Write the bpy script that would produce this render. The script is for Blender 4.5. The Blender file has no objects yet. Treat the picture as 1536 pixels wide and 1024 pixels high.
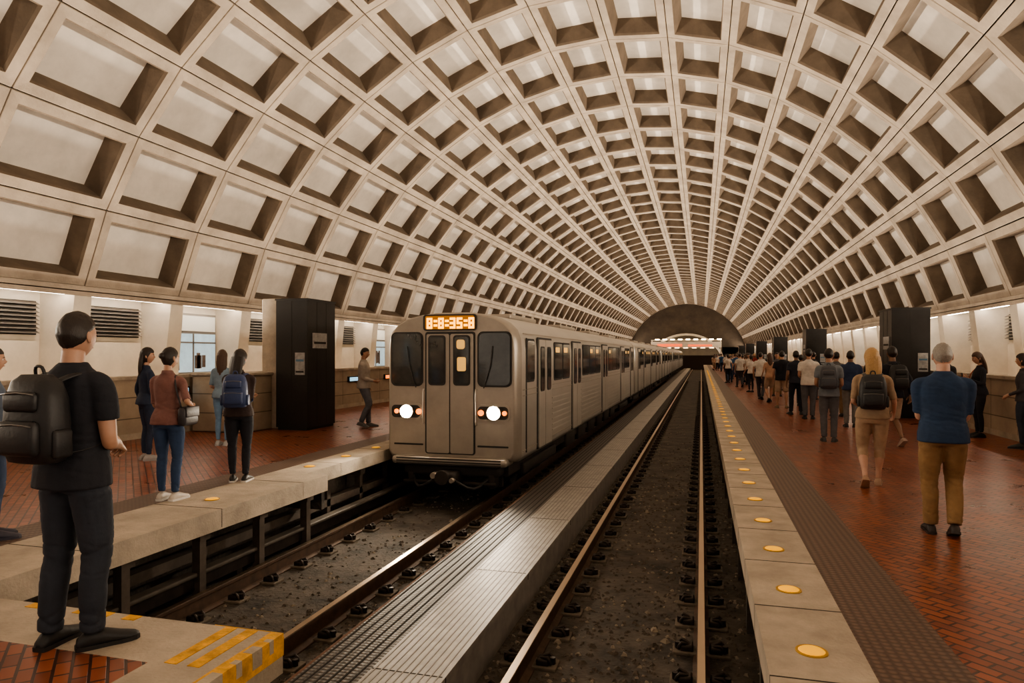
import bpy, bmesh, math, random
from mathutils import Vector, Matrix, noise
RND = random.Random(7)
SC = bpy.context.scene
COL = SC.collection

# ------------------------------------------------------------------ materials
_m = {}
def mat(name, col, rough=0.6, metal=0.0, nscale=0, namt=0.0, bump=0.0, bscale=30, emit=None, estr=0, coords='Object', stretch=(1,1,1), spec=0.5):
    if name in _m: return _m[name]
    m = bpy.data.materials.new(name); m.use_nodes = True
    nt = m.node_tree; b = nt.nodes['Principled BSDF']
    c = (col[0], col[1], col[2], 1)
    b.inputs['Base Color'].default_value = c
    b.inputs['Roughness'].default_value = rough
    b.inputs['Metallic'].default_value = metal
    b.inputs['Specular IOR Level'].default_value = spec
    if emit:
        b.inputs['Emission Color'].default_value = (*emit, 1)
        b.inputs['Emission Strength'].default_value = estr
    if namt > 0 or bump > 0:
        tc = nt.nodes.new('ShaderNodeTexCoord')
        mp = nt.nodes.new('ShaderNodeMapping'); mp.inputs['Scale'].default_value = stretch
        nt.links.new(tc.outputs[coords], mp.inputs['Vector'])
        if namt > 0:
            n = nt.nodes.new('ShaderNodeTexNoise'); n.inputs['Scale'].default_value = nscale
            n.inputs['Detail'].default_value = 6; n.inputs['Roughness'].default_value = 0.65
            nt.links.new(mp.outputs[0], n.inputs['Vector'])
            r = nt.nodes.new('ShaderNodeValToRGB')
            r.color_ramp.elements[0].position = 0.3; r.color_ramp.elements[1].position = 0.7
            r.color_ramp.elements[0].color = (*[max(0, x*(1-namt)) for x in col], 1)
            r.color_ramp.elements[1].color = (*[min(1, x*(1+namt)) for x in col], 1)
            nt.links.new(n.outputs['Fac'], r.inputs['Fac'])
            nt.links.new(r.outputs['Color'], b.inputs['Base Color'])
        if bump > 0:
            n2 = nt.nodes.new('ShaderNodeTexNoise'); n2.inputs['Scale'].default_value = bscale; n2.inputs['Detail'].default_value = 4
            nt.links.new(mp.outputs[0], n2.inputs['Vector'])
            bp = nt.nodes.new('ShaderNodeBump'); bp.inputs['Strength'].default_value = bump; bp.inputs['Distance'].default_value = 0.02
            nt.links.new(n2.outputs['Fac'], bp.inputs['Height'])
            nt.links.new(bp.outputs['Normal'], b.inputs['Normal'])
    _m[name] = m
    return m

def brickmat(name, c1, c2, mortar, bw, rh, msize, rough=0.35, off=0.5, bump=0.5, dirt=0.35, rot=0, axes='XY', dscale=1.3):
    if name in _m: return _m[name]
    m = bpy.data.materials.new(name); m.use_nodes = True
    nt = m.node_tree; b = nt.nodes['Principled BSDF']
    tc = nt.nodes.new('ShaderNodeTexCoord')
    mp = nt.nodes.new('ShaderNodeMapping')
    src = tc.outputs['Object']
    if axes == 'YZ':
        sp = nt.nodes.new('ShaderNodeSeparateXYZ'); cb = nt.nodes.new('ShaderNodeCombineXYZ')
        nt.links.new(src, sp.inputs[0]); nt.links.new(sp.outputs['Y'], cb.inputs['X']); nt.links.new(sp.outputs['Z'], cb.inputs['Y'])
        src = cb.outputs[0]
    else:
        mp.inputs['Rotation'].default_value = (0, 0, rot)
    nt.links.new(src, mp.inputs['Vector'])
    br = nt.nodes.new('ShaderNodeTexBrick'); br.offset = off
    br.inputs['Color1'].default_value = (*c1, 1); br.inputs['Color2'].default_value = (*c2, 1); br.inputs['Mortar'].default_value = (*mortar, 1)
    br.inputs['Scale'].default_value = 1; br.inputs['Brick Width'].default_value = bw; br.inputs['Row Height'].default_value = rh
    br.inputs['Mortar Size'].default_value = msize; br.inputs['Mortar Smooth'].default_value = 0.2
    nt.links.new(mp.outputs[0], br.inputs['Vector'])
    n = nt.nodes.new('ShaderNodeTexNoise'); n.inputs['Scale'].default_value = dscale; n.inputs['Detail'].default_value = 8; n.inputs['Roughness'].default_value = 0.7
    nt.links.new(tc.outputs['Object'], n.inputs['Vector'])
    r = nt.nodes.new('ShaderNodeMapRange'); r.inputs['From Min'].default_value = .3; r.inputs['From Max'].default_value = .7
    r.inputs['To Min'].default_value = 1-dirt; r.inputs['To Max'].default_value = 1+dirt*.6
    nt.links.new(n.outputs['Fac'], r.inputs['Value'])
    mx = nt.nodes.new('ShaderNodeVectorMath'); mx.operation = 'SCALE'
    nt.links.new(br.outputs['Color'], mx.inputs[0]); nt.links.new(r.outputs[0], mx.inputs['Scale'])
    nt.links.new(mx.outputs[0], b.inputs['Base Color'])
    r2 = nt.nodes.new('ShaderNodeMapRange'); r2.inputs['To Min'].default_value = rough-.1; r2.inputs['To Max'].default_value = rough+.2
    nt.links.new(n.outputs['Fac'], r2.inputs['Value']); nt.links.new(r2.outputs[0], b.inputs['Roughness'])
    bp = nt.nodes.new('ShaderNodeBump'); bp.inputs['Strength'].default_value = bump; bp.inputs['Distance'].default_value = 0.006; bp.invert = True
    nt.links.new(br.outputs['Fac'], bp.inputs['Height']); nt.links.new(bp.outputs['Normal'], b.inputs['Normal'])
    _m[name] = m
    return m

def domemat(name, col, dark, pitch, rough=.5):
    """tactile strip: small raised bumps in a regular grid"""
    if name in _m: return _m[name]
    m = bpy.data.materials.new(name); m.use_nodes = True
    nt = m.node_tree; b = nt.nodes['Principled BSDF']
    tc = nt.nodes.new('ShaderNodeTexCoord')
    v = nt.nodes.new('ShaderNodeTexVoronoi'); v.inputs['Scale'].default_value = 1/pitch; v.inputs['Randomness'].default_value = 0
    v.voronoi_dimensions = '2D'
    nt.links.new(tc.outputs['Object'], v.inputs['Vector'])
    r = nt.nodes.new('ShaderNodeValToRGB'); r.color_ramp.elements[0].position = .2; r.color_ramp.elements[1].position = .45
    r.color_ramp.elements[0].color = (*col, 1); r.color_ramp.elements[1].color = (*dark, 1)
    nt.links.new(v.outputs['Distance'], r.inputs['Fac'])
    nt.links.new(r.outputs['Color'], b.inputs['Base Color'])
    b.inputs['Roughness'].default_value = rough
    bp = nt.nodes.new('ShaderNodeBump'); bp.inputs['Distance'].default_value = .008; bp.inputs['Strength'].default_value = .8; bp.invert = True
    nt.links.new(v.outputs['Distance'], bp.inputs['Height']); nt.links.new(bp.outputs['Normal'], b.inputs['Normal'])
    _m[name] = m
    return m

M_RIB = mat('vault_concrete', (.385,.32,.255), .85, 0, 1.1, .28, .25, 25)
M_SIDE = mat('coffer_side_shaded', (.13,.096,.068), .9, 0, 1.5, .28, .25, 20)  # same concrete as the ribs, painted darker for the shade inside coffers
M_PAN = mat('coffer_panel_lit', (.70,.645,.575), .85, 0, .9, .18, .15, 12)  # whitish panels, paled further so they look lit from below
M_DARK = mat('dark_void', (.03,.027,.024), .9)
M_WHITE = mat('wall_white', (.70,.64,.55), .8, 0, 2, .1)
M_LOUV = mat('louver_metal', (.24,.22,.20), .5, .4)
M_CONC = mat('platform_concrete', (.43,.365,.29), .75, 0, 2.2, .28, .3, 40)
M_PARA = brickmat('parapet_stone', (.42,.345,.26), (.37,.30,.225), (.15,.12,.09), 1.3, .42, .012, .7, 0, .4, .25, 0, 'YZ')
M_BRICK = brickmat('quarry_tile_brick', (.33,.098,.043), (.19,.056,.028), (.055,.025,.018), .17, .085, .009, .26, .5, .6, .28, math.radians(45))
M_TACT = domemat('tactile_warning', (.17,.11,.08), (.085,.05,.037), .055)
M_BED = mat('trackbed_concrete', (.066,.054,.043), .85, 0, 2.5, .7, .9, 18)
M_RAILT = mat('rail_polished', (.52,.40,.29), .30, 1.0)
M_RAIL = mat('rail_rust', (.085,.05,.032), .75, .3, 8, .4)
M_STEELD = mat('fastener_steel', (.035,.025,.02), .5, .5, 9, .4)
M_YEL = mat('yellow_paint', (.70,.36,.03), .6, 0, 9, .4, .3, 30)
M_AMB = mat('amber_lens', (.85,.40,.004), .3, 0, emit=(1,.44,.0), estr=.7)
M_TUBE = mat('fluorescent_tube', (1,1,1), .5, emit=(1,.86,.70), estr=22)
M_PYL = mat('pylon_bronze', (.025,.023,.022), .35, .4, 3, .2)

# ------------------------------------------------------------------ mesh builder
class MB:
    def __init__(s): s.v=[]; s.f=[]; s.m=[]; s.s=[]; s.M=None
    def add(s, verts, faces, mi=0, smooth=False):
        o=len(s.v)
        if s.M is not None: verts=[s.M@Vector(v) for v in verts]
        s.v += [tuple(v) for v in verts]
        for f in faces: s.f.append(tuple(i+o for i in f)); s.m.append(mi); s.s.append(smooth)
    def quad(s,a,b,c,d,mi=0): s.add([a,b,c,d],[(0,1,2,3)],mi)
    def box(s,x0,x1,y0,y1,z0,z1,mi=0):
        v=[(x0,y0,z0),(x1,y0,z0),(x1,y1,z0),(x0,y1,z0),(x0,y0,z1),(x1,y0,z1),(x1,y1,z1),(x0,y1,z1)]
        s.add(v,[(0,3,2,1),(4,5,6,7),(0,1,5,4),(1,2,6,5),(2,3,7,6),(3,0,4,7)],mi)
    def loft(s, rings, mi=0, smooth=True, cap=True, closed=True):
        n=len(rings[0]); v=[p for r in rings for p in r]; f=[]
        for i in range(len(rings)-1):
            for j in range(n if closed else n-1):
                k=(j+1)%n
                f.append((i*n+j,i*n+k,(i+1)*n+k,(i+1)*n+j))
        s.add(v,f,mi,smooth)
        if cap:
            s.add(rings[0],[tuple(range(n))[::-1]],mi,False); s.add(rings[-1],[tuple(range(n))],mi,False)
    def rbox(s,cx,cy,cz,sx,sy,sz,r=.02,mi=0,seg=3,smooth=True):
        def rr(ins,z):
            hx=sx/2-ins; hy=sy/2-ins; q=max(r-ins,.001)+ins*.3; out=[]
            for (ax,ay,a0) in ((1,1,0),(-1,1,90),(-1,-1,180),(1,-1,270)):
                for i in range(seg+1):
                    a=math.radians(a0+90*i/seg)
                    out.append((cx+ax*(hx-q)+q*math.cos(a), cy+ay*(hy-q)+q*math.sin(a), z))
            return out
        s.loft([rr(r,cz-sz/2),rr(r*.3,cz-sz/2+r*.3),rr(0,cz-sz/2+r),rr(0,cz+sz/2-r),rr(r*.3,cz+sz/2-r*.3),rr(r,cz+sz/2)],mi,smooth)
    def plateY(s,x0,x1,z0,z1,y0,y1,r,mi=0,seg=4):
        def ring(y,ins=0):
            out=[]
            for (cx,cz,a0) in ((x1-r,z1-r,0),(x0+r,z1-r,90),(x0+r,z0+r,180),(x1-r,z0+r,270)):
                for i in range(seg+1):
                    a=math.radians(a0+90*i/seg); q=r-ins
                    out.append((cx+q*math.cos(a),y,cz+q*math.sin(a)))
            return out
        s.loft([ring(y1),ring(y0)],mi,False)
    def plateX(s,y0,y1,z0,z1,x0,x1,r,mi=0,seg=3):
        def ring(x):
            out=[]
            for (cy,cz,a0) in ((y1-r,z1-r,0),(y0+r,z1-r,90),(y0+r,z0+r,180),(y1-r,z0+r,270)):
                for i in range(seg+1):
                    a=math.radians(a0+90*i/seg); out.append((x,cy+r*math.cos(a),cz+r*math.sin(a)))
            return out
        s.loft([ring(x0),ring(x1)],mi,False)
    def tube(s, pts, rad, seg=12, mi=0, sub=3, cap=True, flat=1.0, ref=None):
        P=[Vector(p) for p in pts]; R=list(rad) if hasattr(rad,'__len__') else [rad]*len(P)
        if sub>1 and len(P)>2:
            Q=[];RR=[]
            for i in range(len(P)-1):
                p0=P[max(i-1,0)];p1=P[i];p2=P[i+1];p3=P[min(i+2,len(P)-1)]
                for k in range(sub):
                    t=k/sub
                    Q.append(.5*((2*p1)+(p2-p0)*t+(2*p0-5*p1+4*p2-p3)*t*t+(3*p1-p0-3*p2+p3)*t**3))
                    RR.append(R[i]*(1-t)+R[i+1]*t)
            Q.append(P[-1]);RR.append(R[-1]); P,R=Q,RR
        rings=[]; u=None
        for i,p in enumerate(P):
            d=(P[min(i+1,len(P)-1)]-P[max(i-1,0)]).normalized()
            if u is None:
                rf=Vector(ref) if ref else (Vector((1,0,0)) if abs(d.x)<.8 else Vector((0,1,0)))
                u=rf
            u=(u-d*u.dot(d)).normalized(); w=d.cross(u)
            rings.append([tuple(p+u*R[i]*math.cos(2*math.pi*k/seg)+w*R[i]*flat*math.sin(2*math.pi*k/seg)) for k in range(seg)])
        s.loft(rings,mi,True,cap)
    def ell(s,c,r,mi=0,nu=14,nv=9,fn=None):
        v=[];f=[]
        for i in range(nv+1):
            th=math.pi*i/nv
            for j in range(nu):
                ph=2*math.pi*j/nu
                d=(math.sin(th)*math.cos(ph),math.sin(th)*math.sin(ph),math.cos(th))
                if fn: v.append(fn(d))
                else: v.append((c[0]+r[0]*d[0],c[1]+r[1]*d[1],c[2]+r[2]*d[2]))
        for i in range(nv):
            for j in range(nu):
                k=(j+1)%nu
                f.append((i*nu+j,(i+1)*nu+j,(i+1)*nu+k,i*nu+k))
        s.add(v,f,mi,True)
    def cyl(s,c,axis,r,h,mi=0,seg=16,smooth=True):
        ax={'X':Vector((1,0,0)),'Y':Vector((0,1,0)),'Z':Vector((0,0,1))}[axis]; c=Vector(c)
        s.tube([c-ax*h/2,c+ax*h/2],[r,r],seg,mi,1)
    def mesh(s,name,mats):
        me=bpy.data.meshes.new(name); me.from_pydata(s.v,[],s.f)
        for m in mats: me.materials.append(m)
        me.polygons.foreach_set('material_index',s.m); me.polygons.foreach_set('use_smooth',s.s)
        me.update(); return me
    def obj(s,name,mats,parent=None,recalc=True):
        me=s.mesh(name,mats)
        if recalc:
            bm=bmesh.new(); bm.from_mesh(me); bmesh.ops.remove_doubles(bm,verts=bm.verts,dist=1e-5) if len(bm.verts)<20000 else None
            bmesh.ops.recalc_face_normals(bm,faces=bm.faces); bm.to_mesh(me); bm.free()
        o=bpy.data.objects.new(name,me); COL.objects.link(o)
        if parent: o.parent=parent
        return o

def empty(name):
    e=bpy.data.objects.new(name,None); COL.objects.link(e); return e

# ------------------------------------------------------------------ layout (metres, platform top z=0)
XC=-2.5; ZC=.4; RV=10.0; AL=math.radians(9.3)
PB=2.6; Y0=11.1-9*PB; NB=51; YE=Y0+NB*PB
def vp(phi,y,r): return (XC+r*math.sin(phi), y, ZC+r*math.cos(phi))

# vault
vb=MB(); g=.013; w=.20
for j in range(NB):
    ya=Y0+j*PB; yb=ya+PB
    for k in range(-8,8):
        a=k*AL; b=a+AL
        def ring(ins,r):
            da=ins/RV
            return [vp(a+da,ya+ins,r),vp(b-da,ya+ins,r),vp(b-da,yb-ins,r),vp(a+da,yb-ins,r)]
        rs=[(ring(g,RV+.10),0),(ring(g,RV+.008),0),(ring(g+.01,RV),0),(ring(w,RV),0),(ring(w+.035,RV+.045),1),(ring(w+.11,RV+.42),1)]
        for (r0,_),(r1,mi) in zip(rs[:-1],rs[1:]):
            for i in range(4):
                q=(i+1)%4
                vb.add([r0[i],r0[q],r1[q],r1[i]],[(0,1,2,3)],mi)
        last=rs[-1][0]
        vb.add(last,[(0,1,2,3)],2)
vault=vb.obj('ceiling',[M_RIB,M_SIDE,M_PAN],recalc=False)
sb=MB()
ang=[-8*AL+i*AL/1 for i in range(17)]
for i in range(16):
    sb.quad(vp(ang[i],Y0,RV+.66),vp(ang[i+1],Y0,RV+.66),vp(ang[i+1],YE,RV+.66),vp(ang[i],YE,RV+.66))
sb.obj('ceiling_backing',[M_DARK],recalc=False)

# side walls
def sidewall(sd,name):
    X=lambda d: XC+sd*d
    wb=MB()
    def bx(d0,d1,y0,y1,z0,z1,mi=0):
        a,b=sorted((X(d0),X(d1))); wb.box(a,b,y0,y1,z0,z1,mi)
    bx(10.45,10.6,Y0,YE,-.2,3.2,0)            # back wall
    bx(9.56,10.75,Y0,YE,2.98,3.09,1)          # springing beam
    bx(9.56,9.66,Y0,YE,2.90,3.0,1)            # fascia lip
    for j in range(NB+1):
        y=Y0+j*PB
        f0=.26;f1=.20
        v=[(X(9.98),y-f0,0),(X(9.98),y+f0,0),(X(10.46),y+f0+.06,0),(X(10.46),y-f0-.06,0),
           (X(9.66),y-f1,2.98),(X(9.66),y+f1,2.98),(X(10.46),y+f1+.1,2.98),(X(10.46),y-f1-.1,2.98)]
        wb.add(v,[(0,1,2,3),(4,5,6,7),(0,1,5,4),(1,2,6,5),(2,3,7,6),(3,0,4,7)],0)
        if j==NB: break
        ym=y+PB/2
        kind=j%4
        if kind in (0,1,3):
            bx(10.40,10.46,y+.42,y+PB-.42,2.10,2.78,2)
            if y<60:
                for i in range(8):
                    z=2.13+i*.082
                    v=[(X(10.40),y+.43,z+.05),(X(10.40),y+PB-.43,z+.05),(X(10.30),y+PB-.43,z),(X(10.30),y+.43,z),
                       (X(10.40),y+.43,z+.062),(X(10.40),y+PB-.43,z+.062),(X(10.30),y+PB-.43,z+.012),(X(10.30),y+.43,z+.012)]
                    wb.add(v,[(0,1,2,3),(4,5,6,7),(0,1,5,4),(1,2,6,5),(2,3,7,6),(3,0,4,7)],3)
            bx(10.38,10.46,y+.4,y+PB-.4,1.15,1.98,0)
        else:
            bx(10.36,10.46,y+.40,y+PB-.40,1.15,2.78,3)
            bx(10.33,10.37,y+.46,y+PB-.46,1.25,2.25,4)
            bx(10.33,10.37,y+.46,y+PB-.46,2.32,2.72,5)
            bx(10.31,10.33,y+.46,y+PB-.46,2.0,2.04,3)
            bx(10.31,10.33,ym-.02,ym+.02,1.25,2.25,3)
            for q in range(5):
                yy=y+.6+RND.random()*1.3; zz=1.3+RND.random()*.1
                bx(10.318,10.33,yy,yy+.12,zz,zz+.25+RND.random()*.3,6)
    wb.obj(name,[M_WHITE,M_RIB,M_DARK,M_LOUV,
        mat('display_glass',(.35,.45,.5),.2,0,3,.25,emit=(.55,.78,.9),estr=.5),
        mat('display_frost',(.7,.72,.7),.4),
        mat('display_figures',(.12,.09,.08),.5,0,5,.5)])
    tb=MB()
    for j in range(NB):
        y=Y0+j*PB
        a,b=sorted((X(9.78),X(9.84)))
        tb.box(a,b,y+.3,y+PB-.3,2.915,2.965,0)
        tb.box(min(X(9.75),X(9.87)),max(X(9.75),X(9.87)),y+.25,y+PB-.25,2.965,2.98,1)
    tb.obj('cove_tube_lights',[M_TUBE,M_WHITE])
    pb=MB()
    def px(d0,d1,y0,y1,z0,z1,mi=0):
        a,b=sorted((X(d0),X(d1))); pb.box(a,b,y0,y1,z0,z1,mi)
    px(8.5,8.75,Y0,YE,0,1.2,0); px(8.46,8.79,Y0,YE,1.2,1.27,1)
    px(8.49,8.5,Y0,YE,0,.12,1)
    for j in range(NB):
        y=Y0+j*PB
        px(8.44,8.5,y+.9,y+1.6,.82,1.0,2); px(8.435,8.44,y+.95,y+1.55,.85,.97,3 if j%3 else 4)
    pb.obj('wall_parapet_'+name.split('_')[1],[M_PARA,M_CONC,M_PYL,
        mat('orange_marker_light',(.8,.25,.03),.4,emit=(1,.22,.02),estr=2.2),
        mat('blue_marker_display',(.3,.5,.6),.4,emit=(.4,.75,.95),estr=1.0)])
sidewall(-1,'wall_left'); sidewall(1,'wall_right')

# pylons
def pylon(x0,x1,y0,y1,h,sd):
    b=MB()
    b.box(x0,x1,y0,y1,.06,h,0); b.box(x0+.03,x1-.03,y0+.03,y1-.03,0,.06,1)
    b.box(x0-.02,x1+.02,y0-.02,y1+.02,h,h+.04,0)
    n=2
    for i in range(1,n):
        x=x0+(x1-x0)*i/n; b.box(x-.006,x+.006,y0-.004,y0,.1,h-.02,1)
    xs=x1 if sd<0 else x0; s=1 if sd<0 else -1
    for i in range(1,3):
        y=y0+(y1-y0)*i/3; b.box(min(xs,xs+s*.004),max(xs,xs+s*.004),y-.006,y+.006,.1,h-.02,1)
    b.box(x1-.30,x1-.06,y0-.02,y0-.001,1.25,1.75,2)
    b.box(x1-.28,x1-.08,y0-.024,y0-.02,1.3,1.34,1)
    b.box(x1-.28,x1-.08,y0-.024,y0-.02,1.55,1.6,3)
    b.box(min(xs+s*.003,xs+s*.02),max(xs+s*.003,xs+s*.02),y0+.2,y0+.8,1.85,2.2,2)
    b.box(min(xs+s*.02,xs+s*.024),max(xs+s*.02,xs+s*.024),y0+.25,y0+.75,1.95,2.0,1)
    b.obj('information_pylon',[M_PYL,M_DARK,mat('notice_paper',(.36,.36,.36),.6,0,14,.3),mat('notice_blue',(.1,.2,.3),.5)])
for i in range(7):
    pylon(-9.3,-8.5,13.5+i*15.6,14.7+i*15.6,2.93,-1)
    cb=MB(); yy=13.5+i*15.6
    cb.rbox(-9.57,yy+.75,1.5,.5,1.1,3.0,.03,0); cb.rbox(-10.22,yy-.3,.62,1.36,1.0,1.24,.04,1); cb.rbox(-10.2,yy-.3,1.27,1.40,1.08,.07,.02,0)
    cb.obj('concrete_pier',[M_CONC,M_PARA])
for i in range(6): pylon(4.95,5.88,20.5+i*15.6,21.8+i*15.6,2.93,1)

# ------------------------------------------------------------------ platforms
def platform_right():
    b=MB()
    ya,yb=Y0,YE
    b.box(.35,.89,ya,yb,-.2,0,0)
    b.box(.89,1.39,ya,yb,-.2,.0,1)
    b.box(1.39,XC+10.6,ya,yb,-.2,0,2)
    b.box(.62,.8,ya,yb,-1.0,-.2,4)
    y=Y0+.1
    while y<60:
        b.box(.349,.89,y,y+.012,-.19,.0015,3); y+=1.07
    y=Y0
    while y<60: b.box(.42,.6,y,y+.12,-1.0,-.2,4); y+=1.6
    return b.obj('platform_right_floor',[M_CONC,M_TACT,M_BRICK,M_DARK,M_BED])
platform_right()
def platform_left():
    b=MB()
    b.box(-5.65,-5.1,3.65,8.62,-.22,0,0); b.box(-6.0,-5.65,3.65,8.62,-.22,0,0)
    b.box(-6.0,-5.45,8.62,YE,-.2,.0,0)
    b.box(-6.5,-6.0,3.65,YE,-.2,0,1)
    b.box(XC-10.6,-6.5,3.65,YE,-.2,0,2)
    b.box(-6.1,-5.9,3.65,YE,-1.0,-.2,4)
    b.box(-5.95,-5.2,8.625,8.7,-.5,-.2,4)
    for y in (4.7,6.4,8.0,9.6,11.2,13,15): b.box(-6.0,-5.1 if y<8.62 else -5.45,y,y+.012,-.2,.0015,3)
    y=4.2
    while y<24:
        xe=-5.3 if y<8.62 else -5.6
        b.box(xe-.10,xe,y,y+.10,-.98,-.22,5); b.box(xe-.5,xe+.03,y-.03,y+.13,-.34,-.22,5); y+=1.05
    b.box(-5.75,-5.6,3.65,30,-.66,-.55,5)
    return b.obj('platform_left_floor',[M_CONC,M_TACT,M_BRICK,M_DARK,M_BED,mat('platform_bracket',(.09,.07,.055),.8,0,6,.3)])
platform_left()
def cross():
    b=MB()
    xl=XC-10.6
    b.box(-5.3,-2.46,3.1,3.64,-.24,0,0); b.box(xl,-5.3,3.1,3.64,-.24,0,0)
    b.box(-2.95,-2.46,Y0,3.1,-.24,0,0)
    b.box(xl,-2.95,Y0,3.1,-.24,0,1)
    b.box(xl,-2.6,3.2,3.4,-1.0,-.24,2)
    for x0,x1 in ((-2.86,-2.78),(-2.71,-2.63)): b.box(x0,x1,3.12,3.63,0,.003,3)
    b.box(-2.54,-2.457,2.3,3.642,-.02,.003,3)
    b.box(-2.459,-2.455,2.3,3.642,-.13,-.02,3); b.box(-2.95,-2.46,3.64,3.644,-.12,.002,3)
    # worn patches where the paint has chipped back to concrete
    for y,l in ((2.5,.10),(2.72,.06),(2.95,.14),(3.2,.05),(3.34,.09),(3.5,.04)):
        b.box(-2.50-.02*(l>.08),-2.4545,y,y+l,-.06-l*.4,.0038,0)
    for x0,x1 in ((-4.0,-3.72),(-3.6,-3.5),(-4.4,-4.2)): b.box(x0,x1,3.56,3.635,0,.003,3)
    b.box(-5.06,-5.03,3.1,3.64,0,.002,2)
    return b.obj('platform_end_floor',[M_CONC,M_BRICK,M_BED,M_YEL])
cross()

# inset edge lights
lb=MB()
for i in range(-3,70):
    y=4.23+1.07*i
    lb.M=Matrix.Translation((.61,y,0))
    lb.tube([(0,0,.0),(0,0,.006)],[.09,.088],20,1,1); lb.ell((0,0,.004),(.076,.076,.014),0,18,6)
for y in (5.0,6.8,9.2,10.3,11.4,12.5,13.6):
    lb.M=Matrix.Translation((-5.55 if y<8.6 else -5.75,y,0))
    lb.tube([(0,0,.0),(0,0,.006)],[.09,.088],20,1,1); lb.ell((0,0,.004),(.076,.076,.014),0,18,6)
lb.obj('platform_edge_lights',[M_AMB,mat('lens_ring',(.5,.28,.03),.4,.3)])

# track bed with litter and gravel
b=MB(); b.box(-6.4,.8,Y0,YE,-1.1,-.97,0)
for i in range(7500):
    y=2+abs(RND.gauss(0,1))*9; x=RND.choice([RND.uniform(-1.3,-.1),RND.uniform(-1.3,-.1),RND.uniform(-4.9,-3.6),RND.uniform(.1,.55),RND.uniform(-3.4,-2.9),RND.uniform(-1.75,-1.5)])
    s=RND.uniform(.006,.026)*(1.6 if RND.random()<.06 else 1); b.M=Matrix.Translation((x,y,-.972))@Matrix.Rotation(RND.random()*6,4,'Z')
    b.add([(-s,-s,0),(s,-s*.7,0),(s*.8,s,0),(-s*.6,s,0),(-s*.4,-s*.4,s*.8),(s*.5,-.2*s,s*.7),(s*.3,s*.5,s*.6),(-s*.3,s*.4,s*.9)],
          [(4,5,6,7),(0,1,5,4),(1,2,6,5),(2,3,7,6),(3,0,4,7)],1 if RND.random()<.8 else 2)
b.M=None
b.obj('trackbed_floor',[M_BED,mat('gravel',(.09,.073,.057),.9,0,20,.4),mat('pale_chips',(.25,.21,.165),.9)],recalc=False)

def rail(x):
    b=MB()
    prof=[(-.07,-.2),(.07,-.2),(.07,-.185),(.015,-.16),(.012,-.05),(.036,-.035),(.036,-.006),(.03,0),(-.03,0),(-.036,-.006),(-.036,-.035),(-.012,-.05),(-.015,-.16),(-.07,-.185)]
    z=-.77
    r0=[(x+p[0],Y0,z+p[1]) for p in prof]; r1=[(x+p[0],YE,z+p[1]) for p in prof]
    n=len(prof)
    for i in range(n):
        k=(i+1)%n
        b.add([r0[i],r0[k],r1[k],r1[i]],[(0,1,2,3)],1 if i==7 else 0)
    y=2.0; 
    while y<70:
        b.rbox(x,y,-.957,.50,.20,.03,.008,3,1,False)
        for s in (-1,1):
            if y<30:
                b.rbox(x+s*.125,y,-.925,.11,.13,.07,.015,2,2)
                b.tube([(x+s*.20,y-.045,-.93),(x+s*.17,y-.05,-.875),(x+s*.08,y,-.915),(x+s*.17,y+.05,-.875),(x+s*.20,y+.045,-.93)],.015,6,2,2)
                b.cyl((x+s*.205,y,-.92),'Z',.026,.07,2,6)
            else: b.box(x+min(s*.06,s*.2),x+max(s*.06,s*.2),y-.06,y+.06,-.95,-.88,2)
        y+=.62
    b.obj('running_rail',[M_RAIL,M_RAILT,M_STEELD,mat('rail_pad',(.13,.105,.08),.85,0,8,.4)],recalc=False)
for x in (0,-1.43,-3.53,-5.0): rail(x)
# central walkway between tracks
b=MB()
b.box(-2.80,-2.33,Y0,YE,-.98,-.6,1); b.box(-2.33,-1.77,Y0,YE,-.98,-.598,0)
b.box(-2.84,-2.80,Y0,YE,-.98,-.612,2); b.box(-1.775,-1.755,Y0,YE,-.66,-.594,0)
y=Y0+.05
while y<80: b.box(-2.33,-1.752,y,y+.012,-.66,-.5965,3); y+=2.4
for i in range(10): b.box(-2.31+i*.055,-2.30+i*.055,Y0,90,-.598,-.595,4)
for i in range(6): b.box(-2.78+i*.078,-2.765+i*.078,Y0,90,-.6,-.597,3)
b.obj('track_walkway',[mat('galvanised_steel',(.33,.31,.285),.5,.35,5,.25),
  domemat('walkway_grating',(.10,.078,.06),(.03,.023,.018),.045),mat('walkway_rust_edge',(.13,.06,.03),.8,0,6,.4),M_DARK,mat('galvanised_ridge',(.24,.225,.205),.5,.4)])
# third rail with cover
b=MB(); b.rbox(-5.40,(3.7+60)/2,-.72,.14,56,.05,.015,0,2); b.box(-5.43,-5.37,3.7,60,-.88,-.75,1)
y=4
while y<40: b.box(-5.44,-5.36,y,y+.1,-.97,-.88,1); b.box(-5.48,-5.47,y,y+.05,-.97,-.70,1); y+=1.5
b.obj('third_rail',[mat('third_rail_cover',(.09,.075,.06),.6,0,4,.3),M_STEELD])

# ------------------------------------------------------------------ end wall + mezzanine
b=MB()
n=24; R1=RV+.66
outer=[vp(-8*AL+16*AL*i/n,YE,R1) for i in range(n+1)]
ri=6.3; inner=[(XC+ri*math.sin(t),YE,.2+ri*.82*math.cos(t)) for t in [(-8*AL+16*AL*i/n)*1.1 for i in range(n+1)]]
for i in range(n): b.add([outer[i],outer[i+1],inner[i+1],inner[i]],[(0,1,2,3)],0)
inner2=[(XC+(x-XC)*.93,y-.25,(z-.2)*.93+.2) for x,y,z in inner]
for i in range(n): b.add([inner[i],inner[i+1],inner2[i+1],inner2[i]],[(0,1,2,3)],1)
for i in range(n):
    a=inner2[i];c=inner2[i+1]; b.quad(a,c,(c[0],YE+8,c[2]),(a[0],YE+8,a[2]),1)
b.box(XC-7,XC+7,YE+8,YE+8.2,1.6,6,1); b.box(XC-7,XC+7,YE+8,YE+8.2,-1.2,1.6,3)
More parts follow.
